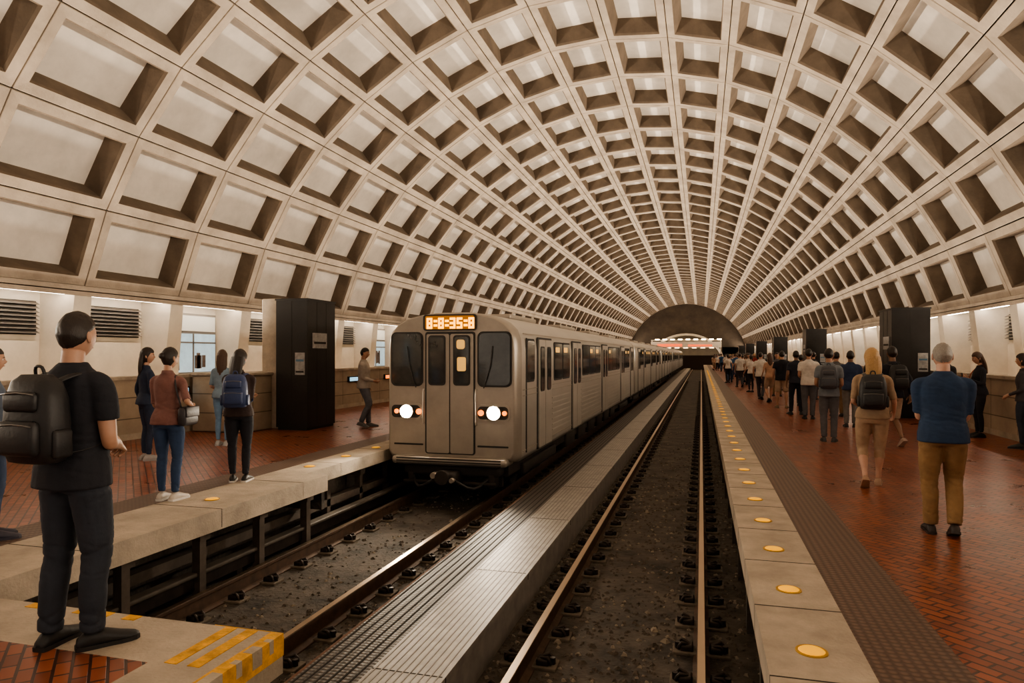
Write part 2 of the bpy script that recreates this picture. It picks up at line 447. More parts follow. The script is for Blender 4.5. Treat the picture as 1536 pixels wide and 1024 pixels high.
b.box(XC-13,XC-5.9,YE,YE+.2,-1.2,3,0); b.box(XC+5.9,XC+13,YE,YE+.2,-1.2,3,0)
b.box(XC-6.5,XC+6.5,YE,YE+8,-1.2,-1.0,3)
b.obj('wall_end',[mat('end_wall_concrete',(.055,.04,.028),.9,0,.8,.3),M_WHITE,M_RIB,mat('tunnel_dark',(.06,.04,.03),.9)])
b=MB()
b.box(XC-5.7,XC+5.7,YE-3,YE-.4,2.9,3.25,0); b.box(XC-5.7,XC+5.7,YE-3.1,YE-3,3.0,3.9,0)
b.box(XC-4.6,XC-.6,YE-3.2,YE-3.1,3.1,3.5,1); b.box(XC+.4,XC+4.2,YE-3.2,YE-3.1,3.1,3.4,1)
for i in range(9): b.box(XC-5+i*1.25,XC-4.3+i*1.25,YE-3.05,YE-2.95,4.2,4.35,2)
for i in range(7): b.box(XC-4.6+i*1.4,XC-3.9+i*1.4,YE-2.2,YE-1.4,2.84,2.9,2)
b.box(XC-5.7,XC+5.7,YE-2.9,YE-2.8,4.1,4.2,0)
for x in (XC-5.6,XC+5.5): b.box(x,x+.15,YE-2.95,YE-2.8,0,4.2,0)
b.obj('mezzanine_bridge',[M_WHITE,mat('red_sign_light',(.5,.1,.05),.5,emit=(1,.14,.03),estr=1.4),mat('mezzanine_lamp',(1,1,1),.5,emit=(1,.72,.42),estr=14)])

# ------------------------------------------------------------------ train
M_AL=mat('train_aluminium',(.54,.50,.45),.32,.5,1.2,.12,.05,3,stretch=(1,.3,1))
M_AL2=mat('train_aluminium_front',(.38,.335,.285),.38,.45,1.5,.15)
M_GL=mat('train_glass',(.04,.042,.042),.06,0,1.5,.6,spec=.8)
M_RUB=mat('train_rubber',(.025,.022,.02),.6)
M_UND=mat('train_underframe',(.035,.028,.023),.7,.3,3,.3)
M_HL=mat('headlight_lens',(1,1,1),.2,emit=(1,.88,.70),estr=110)
M_RED=mat('marker_lens',(.8,.15,.02),.3,emit=(1,.25,.02),estr=2.5)
M_LED=mat('led_amber',(.4,.15,.0),.4,emit=(1,.36,.005),estr=5)
M_LEDB=mat('led_board',(.10,.05,.01),.4,emit=(1,.30,.0),estr=.35)
M_INT=mat('train_glass_glow_patch',(.6,.4,.15),.6,emit=(1,.5,.12),estr=.6)  # glowing patches on opaque glass, painted in for warm reflections and lit interior
TM=[M_AL,M_AL2,M_GL,M_RUB,M_UND,M_HL,M_RED,M_LED,M_INT,M_LEDB]
train=empty('subway_train')
TX=-4.19
half=[(1.15,-.14),(1.21,-.04),(1.21,1.80),(1.195,1.98),(1.14,2.13),(1.02,2.25),(.84,2.345),(.56,2.41),(.25,2.445)]
prof=[(-x,z) for x,z in half]+[(x,z) for x,z in half[::-1]]
def sec(y,s,zoff=0): return [(TX+x*s,y,1.15+(z-1.15)*(s*.4+.6 if z>1.15 else s)+zoff) for x,z in prof]
def car(y0,L,front,idx):
    b=MB()
    if front: rings=[sec(y0,.935),sec(y0+.03,.962),sec(y0+.1,.985),sec(y0+.28,1),sec(y0+L-.1,1),sec(y0+L,.97)]
    else: rings=[sec(y0,.97),sec(y0+.1,1),sec(y0+L-.1,1),sec(y0+L,.97)]
    n=len(prof)
    for i in range(len(rings)-1):
        for j in range(n):
            k=(j+1)%n
            b.add([rings[i][j],rings[i][k],rings[i+1][k],rings[i+1][j]],[(0,1,2,3)],1 if (front and i<3) else 0, True)
    b.add(rings[0],[tuple(range(n))],1); b.add(rings[-1],[tuple(range(n))],1)
    b.box(TX-.95,TX+.95,y0+.35,y0+L-.3,-.42,-.12,4)
    for yb in (y0+2.6,y0+L-2.6):
        b.rbox(TX-.95,yb,-.42,.16,2.9,.22,.04,4); b.rbox(TX+.95,yb,-.42,.16,2.9,.22,.04,4)
        for dy in (-1.05,1.05):
            for x in (-3.53,-5.0):
                b.cyl((x-.0,yb+dy,-.77+.37),'X',.37,.11,4,22)
            b.cyl((TX,yb+dy,-.4),'X',.07,1.5,4,10)
    for k in range(6): b.rbox(TX+.75,y0+6+k*1.7,-.4,.5,1.2,.35,.04,4)
    for sd in (-1,1):
        X=TX+sd*1.21
        def P(ya,yb_,za,zb,t,r,mi,t0=0): b.plateX(y0+ya,y0+yb_,za,zb,min(X+sd*t0,X+sd*t),max(X+sd*t0,X+sd*t),r,mi)
        def window(ya,yb_,za=1.2,zb=1.93):
            P(ya-.04,yb_+.04,za-.04,zb+.04,.010,.09,3,-.01); P(ya,yb_,za,zb,.018,.07,2,0)
            if RND.random()<.6: P(ya+.08,min(ya+.5,yb_-.05),zb-.18,zb-.07,.0195,.03,8,.017)
        def door(ya,wd=1.15):
            P(ya-.06,ya+wd+.06,-.08,2.03,.012,.06,3,-.01)
            for q in (0,1):
                d0=ya+q*wd/2+.012; d1=ya+(q+1)*wd/2-.012
                P(d0,d1,-.06,1.99,.03,.02,0,0); P(d0+.10,d1-.10,1.0,1.86,.04,.07,3,0); P(d0+.12,d1-.12,1.02,1.84,.046,.06,2,0)
        if front:
            window(.62,1.15,1.25,1.95); P(.55,.6,-.02,2.0,.012,.01,3)
        door(1.45); window(2.95,3.75); window(3.85,4.65); door(5.0)
        for q in range(3): window(6.5+q*1.1,7.5+q*1.1)
        door(10.1)
        for q in range(3): window(11.6+q*1.1,12.6+q*1.1)
        door(15.2); window(16.7,17.5); window(17.6,18.4); door(18.9,1.0)
        for z in (.02,.98,1.08,2.06): P(.35,L-.1,z,z+.018,.008,.004,1,-.005)
        if y0<60:
            for k in range(7):
                z=.14+k*.11
                for (ya,yb_) in ((2.75,4.85),(6.3,9.95),(11.4,15.05),(16.5,18.7)): P(ya,yb_,z,z+.025,.007,.004,0,-.005)
    for k in range(4): b.rbox(TX,y0+3+k*5,2.46,1.1,2.2,.1,.03,1)
    if front:
        y=y0
        b.plateY(TX-.46,TX+.46,-.02,2.1,y-.012,y+.02,.05,3)
        b.plateY(TX-.43,TX-.01,0.0,2.06,y-.022,y,.03,1); b.plateY(TX+.01,TX+.43,0.0,2.06,y-.022,y,.03,1)
        for a0,a1 in ((-.37,-.10),(.09,.35)):
            b.plateY(TX+a0-.025,TX+a1+.025,1.17,2.04,y-.03,y-.01,.06,3); b.plateY(TX+a0,TX+a1,1.2,2.01,y-.034,y-.01,.05,2)
        b.plateY(TX+.14,TX+.30,1.42,1.66,y-.0355,y-.03,.03,8); b.plateY(TX+.13,TX+.28,1.8,1.96,y-.0355,y-.03,.04,8)
        for s in (-1,1):
            x0,x1=sorted((TX+s*.52,TX+s*1.09)); 
            b.plateY(x0-.02,x1+.02,1.15,2.1,y-.012,y+.03,.10,3); b.plateY(x0+.01,x1-.01,1.18,2.07,y-.02,y,.09,2)
            b.tube([(TX+s*.62,y-.04,1.13),(TX+s*.74,y-.05,1.5),(TX+s*.78,y-.045,1.85)],.009,6,3,2)
            hx=TX+s*.80
            b.plateY(hx-.32,hx+.28,.57,.85,y-.02,y+.01,.08,1); b.plateY(hx-.29,hx+.25,.60,.82,y-.026,y,.07,3)
            b.cyl((hx,y-.03,.71),'Y',.125,.05,1,24); b.cyl((hx,y-.05,.71),'Y',.11,.03,5,24)
            b.cyl((hx-s*.23,y-.03,.71),'Y',.05,.04,6,14); b.cyl((hx+s*.19,y-.03,.71),'Y',.04,.04,6,14)
            b.tube([(TX+s*.48,y-.02,.5),(TX+s*.48,y-.07,.55),(TX+s*.48,y-.07,1.05),(TX+s*.48,y-.02,1.1)],.012,8,0,2)
            b.plateY(min(TX+s*.5,TX+s*1.05),max(TX+s*.5,TX+s*1.05),.12,.15,y-.01,y+.01,.01,3)
        b.plateY(TX-.49,TX+.49,2.12,2.40,y-.03,y+.2,.05,3); b.plateY(TX-.45,TX+.45,2.145,2.375,y-.034,y,.03,9)
        glyph={'8':["111","101","111","101","111"],':':["00","11","00","11","00"],'3':["111","001","111","001","111"],'5':["111","100","111","001","111"]}
        xx=TX-.42
        for gi in '8:8:35:8':
            for r,row in enumerate(glyph[gi]):
                for c_,ch in enumerate(row):
                    if ch=='1':
                        xa=xx+c_*.035; za=2.338-r*.038; b.box(xa,xa+.034,y-.042,y-.033,za-.034,za+.005,7)
            xx+=.128 if gi!=':' else .085
        b.rbox(TX,y+.12,-.13,2.1,.5,.14,.05,1); b.rbox(TX,y+.2,-.30,1.75,.4,.2,.05,4)
        for k in range(3): b.box(TX-.95,TX+.95,y-.14,y-.12,-.19+k*.045,-.17+k*.045,3)
        b.rbox(TX,y-.1,-.38,.42,.5,.2,.05,4); b.cyl((TX,y-.36,-.36),'Y',.12,.12,4,18); b.cyl((TX-.16,y-.33,-.33),'Y',.05,.16,1,12); b.cyl((TX+.17,y-.33,-.4),'Y',.04,.16,1,12)
        b.tube([(TX-.2,y-.3,-.42),(TX-.5,y-.2,-.56),(TX-.7,y+.05,-.4)],.025,8,3,3); b.tube([(TX+.2,y-.3,-.42),(TX+.5,y-.2,-.56),(TX+.7,y+.05,-.4)],.025,8,3,3)
        for s in (-1,1): b.rbox(TX+s*.74,y+.15,-.46,.12,.3,.26,.03,4); b.rbox(TX+s*.55,y-.05,-.5,.6,.06,.06,.02,4)
        b.box(TX-.85,TX+.85,y+.3,y+.4,-.6,-.35,4)
    b.obj('car_%d'%idx,TM,parent=train)
LC=20.6
for i in range(5):
    car(11.1+i*(LC+.55),LC,i==0,i+1)
gb=MB()
for i in range(1,5): gb.box(TX-.9,TX+.9,11.1+i*(LC+.55)-.56,11.1+i*(LC+.55)+.01,-.3,2.25,0)
gb.obj('gangway_bellows',[M_RUB],parent=train)
for s in (-1,1):
    ld=bpy.data.lights.new('headlight_beam','SPOT'); ld.energy=260; ld.color=(1,.85,.65); ld.spot_size=math.radians(100); ld.spot_blend=.8; ld.shadow_soft_size=.08
    lo=bpy.data.objects.new('headlight_beam_%d'%(1 if s<0 else 2),ld); COL.objects.link(lo); lo.location=(TX+s*.8,11.1-.12,.71); lo.rotation_euler=(math.radians(82),0,math.pi); lo.parent=train

# ------------------------------------------------------------------ people
def cmat(kind,c):
    nm='%s_%02d%02d%02d'%(kind,int(c[0]*99),int(c[1]*99),int(c[2]*99))
    if kind=='skin': return mat(nm,c,.5,0,12,.07)
    if kind=='hair': return mat(nm,c,.5,0,50,.35,.22,60,stretch=(5,5,.6))
    if kind=='leather': return mat(nm,c,.5,0,8,.15,.12,40)
    return mat(nm,c,.85,0,9,.18,.35,16)
SK1=(.44,.25,.17); SK2=(.22,.12,.075); SK3=(.52,.31,.23)
BLK=(.016,.015,.016); NAVY=(.02,.027,.055); WHT=(.62,.58,.53); GRY=(.18,.18,.18); KHA=(.22,.14,.075); JEAN=(.035,.06,.12); BEI=(.40,.29,.21)
H_DK=(.02,.013,.010); H_BR=(.075,.04,.024); H_BL=(.40,.24,.10); H_GR=(.24,.215,.19)

def ik(a,b,l1,l2,pole):
    a=Vector(a);b=Vector(b);d=b-a;L=d.length
    if L>=l1+l2-.001: return a+d*(l1/(l1+l2)), b
    u=d/L; x=(l1*l1-l2*l2+L*L)/(2*L); h=math.sqrt(max(l1*l1-x*x,0))
    p=Vector(pole); p=(p-u*p.dot(u)).normalized()
    return a+u*x+p*h, b

def remeshed(mb,vox,it,amp=0,seed=0,legs=False):
    me=mb.mesh('tmp',[]); o=bpy.data.objects.new('tmp',me); COL.objects.link(o)
    md=o.modifiers.new('r','REMESH'); md.mode='VOXEL'; md.voxel_size=vox; md.use_smooth_shade=True
    if it: sm=o.modifiers.new('s','SMOOTH'); sm.factor=.5; sm.iterations=it
    dg=bpy.context.evaluated_depsgraph_get(); dg.update()
    out=bpy.data.meshes.new_from_object(o.evaluated_get(dg))
    bpy.data.objects.remove(o); bpy.data.meshes.remove(me)
    if amp:
        ns=[v.normal.copy() for v in out.vertices]
        for v,nn in zip(out.vertices,ns):
            p=v.co
            t=noise.noise(Vector((p.x*7+seed,p.y*7,p.z*8)))
            q=noise.noise(Vector((p.x*5+p.z*7+seed,p.y*5-p.z*5,p.z*15)))
            cr=math.exp(-(q/.11)**2)          # narrow crease lines
            if legs: k=.25+1.0*math.exp(-((p.z-.47)/.08)**2)+1.3*math.exp(-((p.z-.13)/.09)**2)+.8*math.exp(-((p.z-.84)/.06)**2)
            else: k=.35+.9*math.exp(-((p.z-1.06)/.09)**2)
            a=amp*(.8*t-.9*k*cr)
            if legs and p.z>.83: a=min(a,0)-.004
            if (not legs) and p.z<1.0: a=max(a,-.001)
            v.co=p+nn*a
    return out

def smooth01(a,b,x):
    t=max(0,min(1,(x-a)/(b-a))); return t*t*(3-2*t)

def headpt(d,off=0):
    x,y,z=d
    X=x*(.078+off); Y=y*(.099+off); Z=z*(.120+off)
    if z<0:
        X*=1-.28*(-z)**1.6
        if y<0: Y*=1-.40*(-z)
        else: Y*=1-.10*(-z)
    if y>0:
        Y+=.019*math.exp(-((x/.13)**2+((z+.15)/.13)**2))
        Y-=.008*math.exp(-(((abs(x)-.4)/.18)**2+((z-.04)/.11)**2))
        Y+=.005*math.exp(-((x/.3)**2+((z+.48)/.08)**2))
        Y+=.005*math.exp(-((x/.3)**2+((z+.85)/.18)**2))
    return Vector((X,Y,Z))

def hand(mb,w,d,n,side,curl,mi=0,k=1.0):
    d=d.normalized(); n=(n-d*n.dot(d)).normalized(); s=n.cross(d)
    if s.dot(side)<0: s=-s
    rings=[]
    for t,wd,th in ((-.02,.027,.022),(.015,.033,.02),(.05,.041,.016),(.085,.042,.013),(.095,.036,.009)):
        c=w+d*t*k; rings.append([tuple(c+s*wd*k*math.cos(2*math.pi*i/12)+n*th*k*math.sin(2*math.pi*i/12)) for i in range(12)])
    mb.loft(rings,mi,True)
    for fi,(so,L) in enumerate(((.030,.072),(.010,.080),(-.011,.074),(-.031,.058))):
        p=w+d*.082*k+s*so*k; dd=d.copy(); pts=[p]; c=curl*(1+.12*fi); ang=0
        for q,fr in enumerate((.45,.32,.23)):
            ang+=c; dd=d*math.cos(ang)+n*math.sin(ang)
            p=p+dd*L*fr*k; pts.append(p)
        mb.tube(pts,[.0098*k,.009*k,.008*k,.006*k],8,mi,2)
    p=w+d*.02*k+s*.026*k
    t1=p+(d*.55+s*.7+n*.3).normalized()*.038*k; t2=t1+(d*.85+s*.25+n*.45).normalized()*.03*k; t3=t2+(d*.9+n*.45).normalized()*.022*k
    mb.tube([p,t1,t2,t3],[.014*k,.0115*k,.0105*k,.007*k],8,mi,2)

ARMS={'down':((.245,.02,.865),(.3,-1,0)),'relaxed':((.24,.08,.88),(.4,-1,0)),'front':((.11,.25,1.02),(.3,-1,-.9)),'phone':((.09,.25,1.20),(.5,-.6,-.9)),
      'belly':((.07,.21,1.04),(.7,-.8,-.5)),'swf':((.23,.20,.93),(.3,-1,-.3)),'swb':((.23,-.16,.90),(.2,-1,0)),'hip':((.13,.20,.99),(.5,-1,-.2)),'bag':((.22,.12,1.06),(.5,-1,-.2)),
      'fold':((-.05,.21,1.13),(.6,-.5,-.8))}
def make_person(name,H=1.75,female=False,shirt=BLK,pants=JEAN,shoe=BLK,skin=SK1,hair=H_DK,style='short',sleeve='short',legw='long',stance='stand',
                arml='down',armr='down',vox=.016,turn=0,tilt=0,build=1.0,bag=None,bagc=BLK,amp=.004,loc=None,rot=0,sole=None,belt=False):
    shw=.158 if female else .182
    G={k:MB() for k in ('shirt','pants','skin')}
    raw=MB()
    if stance=='stand': feet=[(-.10,.13,0,8),(.10,.13,0,-8)]; hz=.93
    elif stance=='apart': feet=[(-.16,.14,0,14),(.16,.12,0,-14)]; hz=.925
    elif stance=='near': feet=[(-.16,.12,0,6),(.15,.15,0,-34)]; hz=.925
    elif stance=='walk': feet=[(-.085,.36,0,3),(.085,-.12,36,-3)]; hz=.91
    elif stance=='walk2': feet=[(-.085,-.10,38,3),(.085,.34,0,-3)]; hz=.91
    elif stance=='step': feet=[(-.09,.22,0,3),(.09,.06,16,-3)]; hz=.925
    K=build
    for (fx,fy,pitch,yaw),sx in zip(feet,(-1,1)):
        T=Matrix.Translation((fx,fy,0))@Matrix.Rotation(math.radians(yaw),4,'Z')@Matrix.Rotation(-math.radians(pitch),4,'X')
        ank=T@Vector((0,-.13,.085))
        rings=[];sr=[]
        for (y,hw,h) in ((-.205,.016,.035),(-.20,.03,.06),(-.17,.037,.085),(-.12,.040,.10),(-.06,.041,.085),(0,.047,.062),(.04,.046,.05),(.07,.036,.042),(.088,.016,.030)):
            rings.append([tuple(T@Vector((hw*math.cos(a)*(1 if math.sin(a)>-.5 else .96),y,max(0.004,h/2+h/2*math.sin(a)*1.15 if math.sin(a)<0 else h/2+h/2*math.sin(a))))) for a in [2*math.pi*i/14 for i in range(14)]])
            sr.append([tuple(T@Vector((s_*(hw+.005),y*1.02,z_))) for s_,z_ in ((-1,0),(1,0),(1,.022),(-1,.022))])
        raw.loft(rings,3,True); raw.loft(sr,4,False)
        hip=Vector((sx*.09*K,0,hz-.02)); dist=(ank-hip).length
        tot=.855 if pitch>0 else min(.87,dist*1.0035)
        knee,_=ik(hip,ank,tot*.497,tot*.503,(sx*.1,1,0))
        hp=Vector((sx*.088*K,0,hz-.03))
        if female: rr=(.092*K,.082*K,.056*K,.054*K,.040*K)
        else: rr=(.096*K,.088*K,.070*K,.064*K,.057*K)
        mid=hp.lerp(knee,.5)+Vector((0,.006,0)); calf=knee.lerp(ank,.4)+Vector((0,-.012,0)); low=knee.lerp(ank,.97 if female else 1.0)
        if legw=='long': G['pants'].tube([hp,mid,knee,calf,low],rr,14,0,4)
        else:
            cut={'shorts':-.02,'capri':.35}[legw]
            e=hp.lerp(knee,1.0+cut) if cut<=0 else knee.lerp(ank,cut)
            if cut<=0: G['pants'].tube([hp,mid,e],(rr[0]*1.04,rr[1]*1.06,rr[2]*1.22),14,0,4)
            else: G['pants'].tube([hp,mid,knee,e],(rr[0],rr[1],rr[2]*1.1,rr[3]*1.08),14,0,4)
            G['skin'].tube([mid,knee,calf,knee.lerp(ank,.75),ank],(.062,.052,.055,.036,.033),12,0,3)
    def ring(z,rx,ry,y=0,n=20,e=.85):
        out=[]
        for i in range(n):
            a=2*math.pi*i/n; c,s=math.cos(a),math.sin(a)
            out.append((rx*math.copysign(abs(c)**e,c),y+ry*math.copysign(abs(s)**e,s),z))
        return out
    hw=.168 if female else .162
    G['pants'].loft([ring(z,rx*K,ry*K,y) for z,rx,ry,y in ((hz-.10,hw*.75,.085,-.01),(hz-.05,hw*.98,.112,-.012),(hz+.03,hw*.93,.100,-.008),(hz+.10,hw*.80,.080,0))],0)
    if female: tor=[(.875,.184,.136,-.012),(.95,.174,.126,-.010),(1.05,.140,.102,0),(1.14,.135,.098,.002),(1.24,.148,.112,.010),(1.33,.152,.108,.004),(1.385,.145,.092,-.004),(1.42,.112,.076,-.006),(1.45,.075,.062,-.006),(1.48,.056,.052,-.004)]
    else: tor=[(.85,.192,.140,-.010),(.95,.184,.134,-.006),(1.06,.168,.120,.002),(1.16,.167,.117,.006),(1.27,.182,.124,.006),(1.34,.185,.118,.002),(1.39,.172,.102,-.004),(1.43,.130,.084,-.006),(1.465,.085,.070,-.006),(1.495,.062,.058,-.004)]
    G['shirt'].loft([ring(z,rx*K,ry*K,y) for z,rx,ry,y in tor],0)
    for sx,ap in ((-1,arml),(1,armr)):
        (wx,wy,wz),pole=ARMS[ap]
        sh=Vector((sx*shw*K,-.006,1.365)); wr=Vector((sx*(wx*(K if wx>.2 else 1)),wy,wz))
        el,wr=ik(sh,wr,.275,.25,(sx*pole[0],pole[1],pole[2]))
        dd=wr-el
        if dd.length>.255: wr=el+dd.normalized()*.25
        ins=Vector((sx*(shw-.075)*K,-.004,1.395))
        ar=1.0 if not female else .82
        if sleeve=='long':
            G['shirt'].tube([ins,sh,sh.lerp(el,.5),el,el.lerp(wr,.5),el.lerp(wr,.96)],[.050*ar,.060*ar,.054*ar,.047*ar,.042*ar,.035*ar],14,0,4)
            G['skin'].tube([el.lerp(wr,.8),wr],[.027*ar,.026*ar],12,0,1)
        else:
            if sleeve=='short':
                e=sh.lerp(el,.62); G['shirt'].tube([ins,sh,e],[.050*ar,.061*ar,.060*ar],14,0,4)
            elif sleeve=='elbow':
                G['shirt'].tube([ins,sh,sh.lerp(el,.5),sh.lerp(el,.95)],[.050*ar,.060*ar,.057*ar,.054*ar],14,0,4)
            G['skin'].tube([ins,sh,sh.lerp(el,.45),el,el.lerp(wr,.3),wr],[.040*ar,.048*ar,.046*ar,.038*ar,.040*ar,.026*ar],14,0,4)
        fd=(wr-el).normalized()
        n=Vector((-sx,0,0)) if ap in('down','relaxed','swf','swb','bag') else Vector((-sx*.5,-.2,-.6))
        if ap in ('phone','front'): n=Vector((-sx*.7,-.1,.8))
        side=Vector((0,1,0.2)) if ap in('down','relaxed','swf','swb') else Vector((-sx*.2,0,1))
        hand(raw,wr,fd,n,side,.28 if ap not in('phone','bag','front','belly') else .6,2,.96 if female else 1.04)
        if ap=='phone' and sx==1:
            c=wr+fd*.09+n.normalized()*.02
            raw.rbox(c.x,c.y,c.z,.07,.012,.14,.005,3)
    G['skin'].tube([(0,-.012,1.40),(0,-.010,1.47),(0,.0,1.56)],[.066,.056 if not female else .046,.055 if not female else .046],14,0,3)
    HM=Matrix.Translation((0,.0,1.50))@Matrix.Rotation(math.radians(turn),4,'Z')@Matrix.Rotation(math.radians(tilt),4,'X')@Matrix.Translation((0,.012,.130))
    nu,nv=(36,26) if vox<.02 else (18,14)
    raw.M=HM
    raw.ell((0,0,0),(1,1,1),2,nu,nv,lambda d: headpt(d))
    for s in (-1,1):
        raw.ell((0,0,0),(1,1,1),2,10,8,lambda d:(s*(.080+.009*d[0]),-.004+.017*d[1]-.006*d[2],-.006+.031*d[2]+.0*d[1]))
        raw.ell((s*.0305,.0815,.004),(.012,.009,.0075),5,10,6); raw.ell((s*.0305,.0885,.004),(.0052,.004,.0055),6,8,6)
        raw.tube([(s*.016,.094,.020),(s*.030,.094,.025),(s*.046,.084,.021)],[.0025,.0035,.002],6,7,2)
    raw.tube([(-.022,.085,-.056),(-.01,.0925,-.054),(.01,.0925,-.054),(.022,.085,-.056)],[.002,.0045,.0045,.002],6,8,2)
    def hairfn(d):
        x,y,z=d
        front=.45
        if y>.6: hl=front
        elif y>.05: hl=front-(.6-y)*.45       # temples
        elif y>-.25: hl=.20-(.05-y)*1.6       # around the ear
        else: hl=-.28-(-.25-y)*.55            # nape
        if style in('long','pony','bob','bun'): hl=.45 if y>.6 else .45-(.6-y)*1.5
        t=smooth01(hl-.16,hl+.16,z)
        th={'short':.009,'fade':.007,'crop':.0035,'long':.017,'pony':.009,'bun':.009,'bob':.017}[style]
        th2=th*(.55+.8*max(0,z))
        off=-.007+t*(.007+th2)
        if t>.5: off+=.003*noise.noise(Vector((x*5,y*5,z*5)))+.0008*noise.noise(Vector((x*26,y*26,z*8)))
        p=headpt((x,y,z),off)
        if style in('long','bob') and z<0 and y<.1: p.x=x*(.087); p.y=min(p.y,y*.11)
        return p
    raw.ell((0,0,0),(1,1,1),9,nu*2 if vox<.02 else nu,nv*2 if vox<.02 else nv,hairfn)
    if style in('long','bob'):
        L=.30 if style=='long' else .15
        rg=[]
        for t in [i/10 for i in range(11)]:
            z=.03-(L+.04)*t; rx=.086+.012*math.sin(t*3)-.040*t**3; ry=.047-.014*t
            yc=-.055-.026*t-(.018*math.sin(t*3.1))
            rg.append([(rx*math.cos(a)*(1+.03*math.sin(a*9+t*2)),yc+ry*math.sin(a)*(1+.07*math.sin(a*11+t*3)),z-.035*abs(math.sin(a*3.5))*t) for a in [2*math.pi*i/36 for i in range(36)]])
        raw.loft(rg,9)
    if style=='pony': raw.tube([(0,-.09,.05),(0,-.135,.04),(0,-.14,-.06),(0,-.115,-.17)],[.018,.032,.028,.008],12,9,4)
    if style=='bun': raw.ell((0,-.105,.02),(.036,.032,.036),9,14,10)
    raw.M=None
    rc=[]
    for z,r_ in ((1.455,.074),(1.485,.066),(1.492,.060)): rc.append([(r_*math.cos(a)*(.92 if female else 1.04),-.008+r_*.95*math.sin(a),z+(-.018*max(0,math.sin(a)))) for a in [2*math.pi*i/20 for i in range(20)]])
    raw.loft(rc,0,True,False)
    bm=bmesh.new()
    for key,mi in (('shirt',0),('pants',1),('skin',2)):
        me=remeshed(G[key],vox if key!='skin' else vox*.85,4,amp if key!='skin' else 0,len(name)*1.3,key=='pants')
        me.polygons.foreach_set('material_index',[mi]*len(me.polygons)); me.polygons.foreach_set('use_smooth',[True]*len(me.polygons))
        bm.from_mesh(me); bpy.data.meshes.remove(me)
    me=raw.mesh('t',[]); 
    bm2=bmesh.new(); bm2.from_mesh(me); bmesh.ops.recalc_face_normals(bm2,faces=bm2.faces); bm2.to_mesh(me); bm2.free()
    bm.from_mesh(me); bpy.data.meshes.remove(me)
    out=bpy.data.meshes.new(name); bm.to_mesh(out); bm.free()
    for m in (cmat('cloth',shirt),cmat('cloth',pants),cmat('skin',skin),cmat('leather',shoe),cmat('leather',sole or shoe),
              mat('eye_white',(.7,.68,.65),.3),mat('eye_iris',(.03,.02,.015),.2),cmat('hair',hair),mat('lips',(.33,.13,.11),.5),cmat('hair',hair)): out.materials.append(m)
    ob=bpy.data.objects.new(name,out); COL.objects.link(ob)
    s=H/1.757
    if loc is not None:
        ob.location=(loc[0],loc[1],0); ob.rotation_euler=(0,0,math.radians(rot)); ob.scale=(s,s,s)
    if bag:
        bb=MB(); 
        if bag=='pack':
            yb=-.12*K-.078
            rg=[]
            for z,rx,ry in ((1.0,.10,.05),(1.01,.135,.075),(1.06,.155,.09),(1.2,.158,.092),(1.32,.15,.085),(1.40,.125,.065),(1.435,.08,.035)):
                rg.append([(rx*math.copysign(abs(math.cos(a))**.6,math.cos(a)),yb+ry*math.copysign(abs(math.sin(a))**.6,math.sin(a)),z) for a in [2*math.pi*i/24 for i in range(24)]])
            bb.loft(rg,0)
            bb.rbox(0,yb-.095,1.13,.23,.06,.17,.025,0); bb.rbox(0,yb-.085,1.305,.20,.04,.10,.02,0)
            bb.tube([(-.11,yb-.124,1.19),(0,yb-.13,1.2),(.11,yb-.124,1.19)],.004,6,1,2); bb.tube([(-.10,yb-.104,1.34),(0,yb-.108,1.35),(.10,yb-.104,1.34)],.004,6,1,2)
            bb.tube([(-.03,yb+.02,1.42),(-.02,yb+.01,1.47),(.02,yb+.01,1.47),(.03,yb+.02,1.42)],.008,8,0,3)
            for s_ in (-1,1):
                bb.rbox(s_*.158,yb,1.10,.035,.10,.14,.015,0)
                bb.tube([(s_*.07,yb+.05,1.40),(s_*.085,-.075,1.43),(s_*.095,.0,1.437),(s_*.102,.07,1.40),(s_*.112,.112*K,1.30),(s_*.135,.085*K,1.16),(s_*.158*K,-.01,1.07),(s_*.12,yb+.06,1.04)],
                        [.028,.03,.03,.03,.028,.022,.014,.012],10,0,4,True,.32,ref=(1,0,0))
        elif bag=='shoulder':
            bb.rbox(.23,.02,.97,.10,.30,.22,.04,0); bb.tube([(.22,-.1,1.07),(.15,-.09,1.3),(.10,-.01,1.43),(.15,.10,1.3),(.22,.13,1.07)],.010,8,0,4)
            bb.rbox(.283,.02,1.02,.02,.26,.12,.01,0)
        bb.obj('backpack' if bag=='pack' else 'handbag',[cmat('leather',bagc),mat('zip_metal',(.2,.19,.18),.4,.7)],parent=ob)
    return ob

P=make_person
# --- left platform group
P('standing_man',1.95,False,(.014,.015,.022),(.028,.034,.048),BLK,SK1,H_DK,'short','short','long','near','relaxed','belly',.0095,4,-3,1.06,'pack',BLK,.007,(-3.5,3.13),0)
P('standing_woman',1.79,True,(.19,.09,.078),(.026,.052,.115),(.5,.45,.4),SK1,H_DK,'bun','elbow','long','stand','front','bag',.012,-20,-4,1.05,'shoulder',(.03,.025,.03),.006,(-6.01,6.62),10,sole=(.6,.58,.55))
P('standing_woman',1.77,True,(.035,.02,.018),(.012,.013,.02),BLK,SK1,H_DK,'long','long','long','stand','fold','fold',.012,-20,-5,1.08,'pack',(.03,.05,.13),.006,(-5.98,7.85),24,sole=(.6,.58,.55))
P('standing_woman',1.81,True,(.02,.03,.06),(.02,.03,.06),(.3,.28,.27),SK1,H_DK,'long','long','long','stand','down','hip',.016,-30,0,1.0,None,BLK,.005,(-8.63,9.04),-25)
P('standing_woman',1.79,True,(.20,.28,.36),(.15,.25,.38),(.4,.4,.4),SK3,H_BR,'long','elbow','long','stand','hip','down',.018,20,0,1.0,None,BLK,.005,(-8.67,10.9),10)
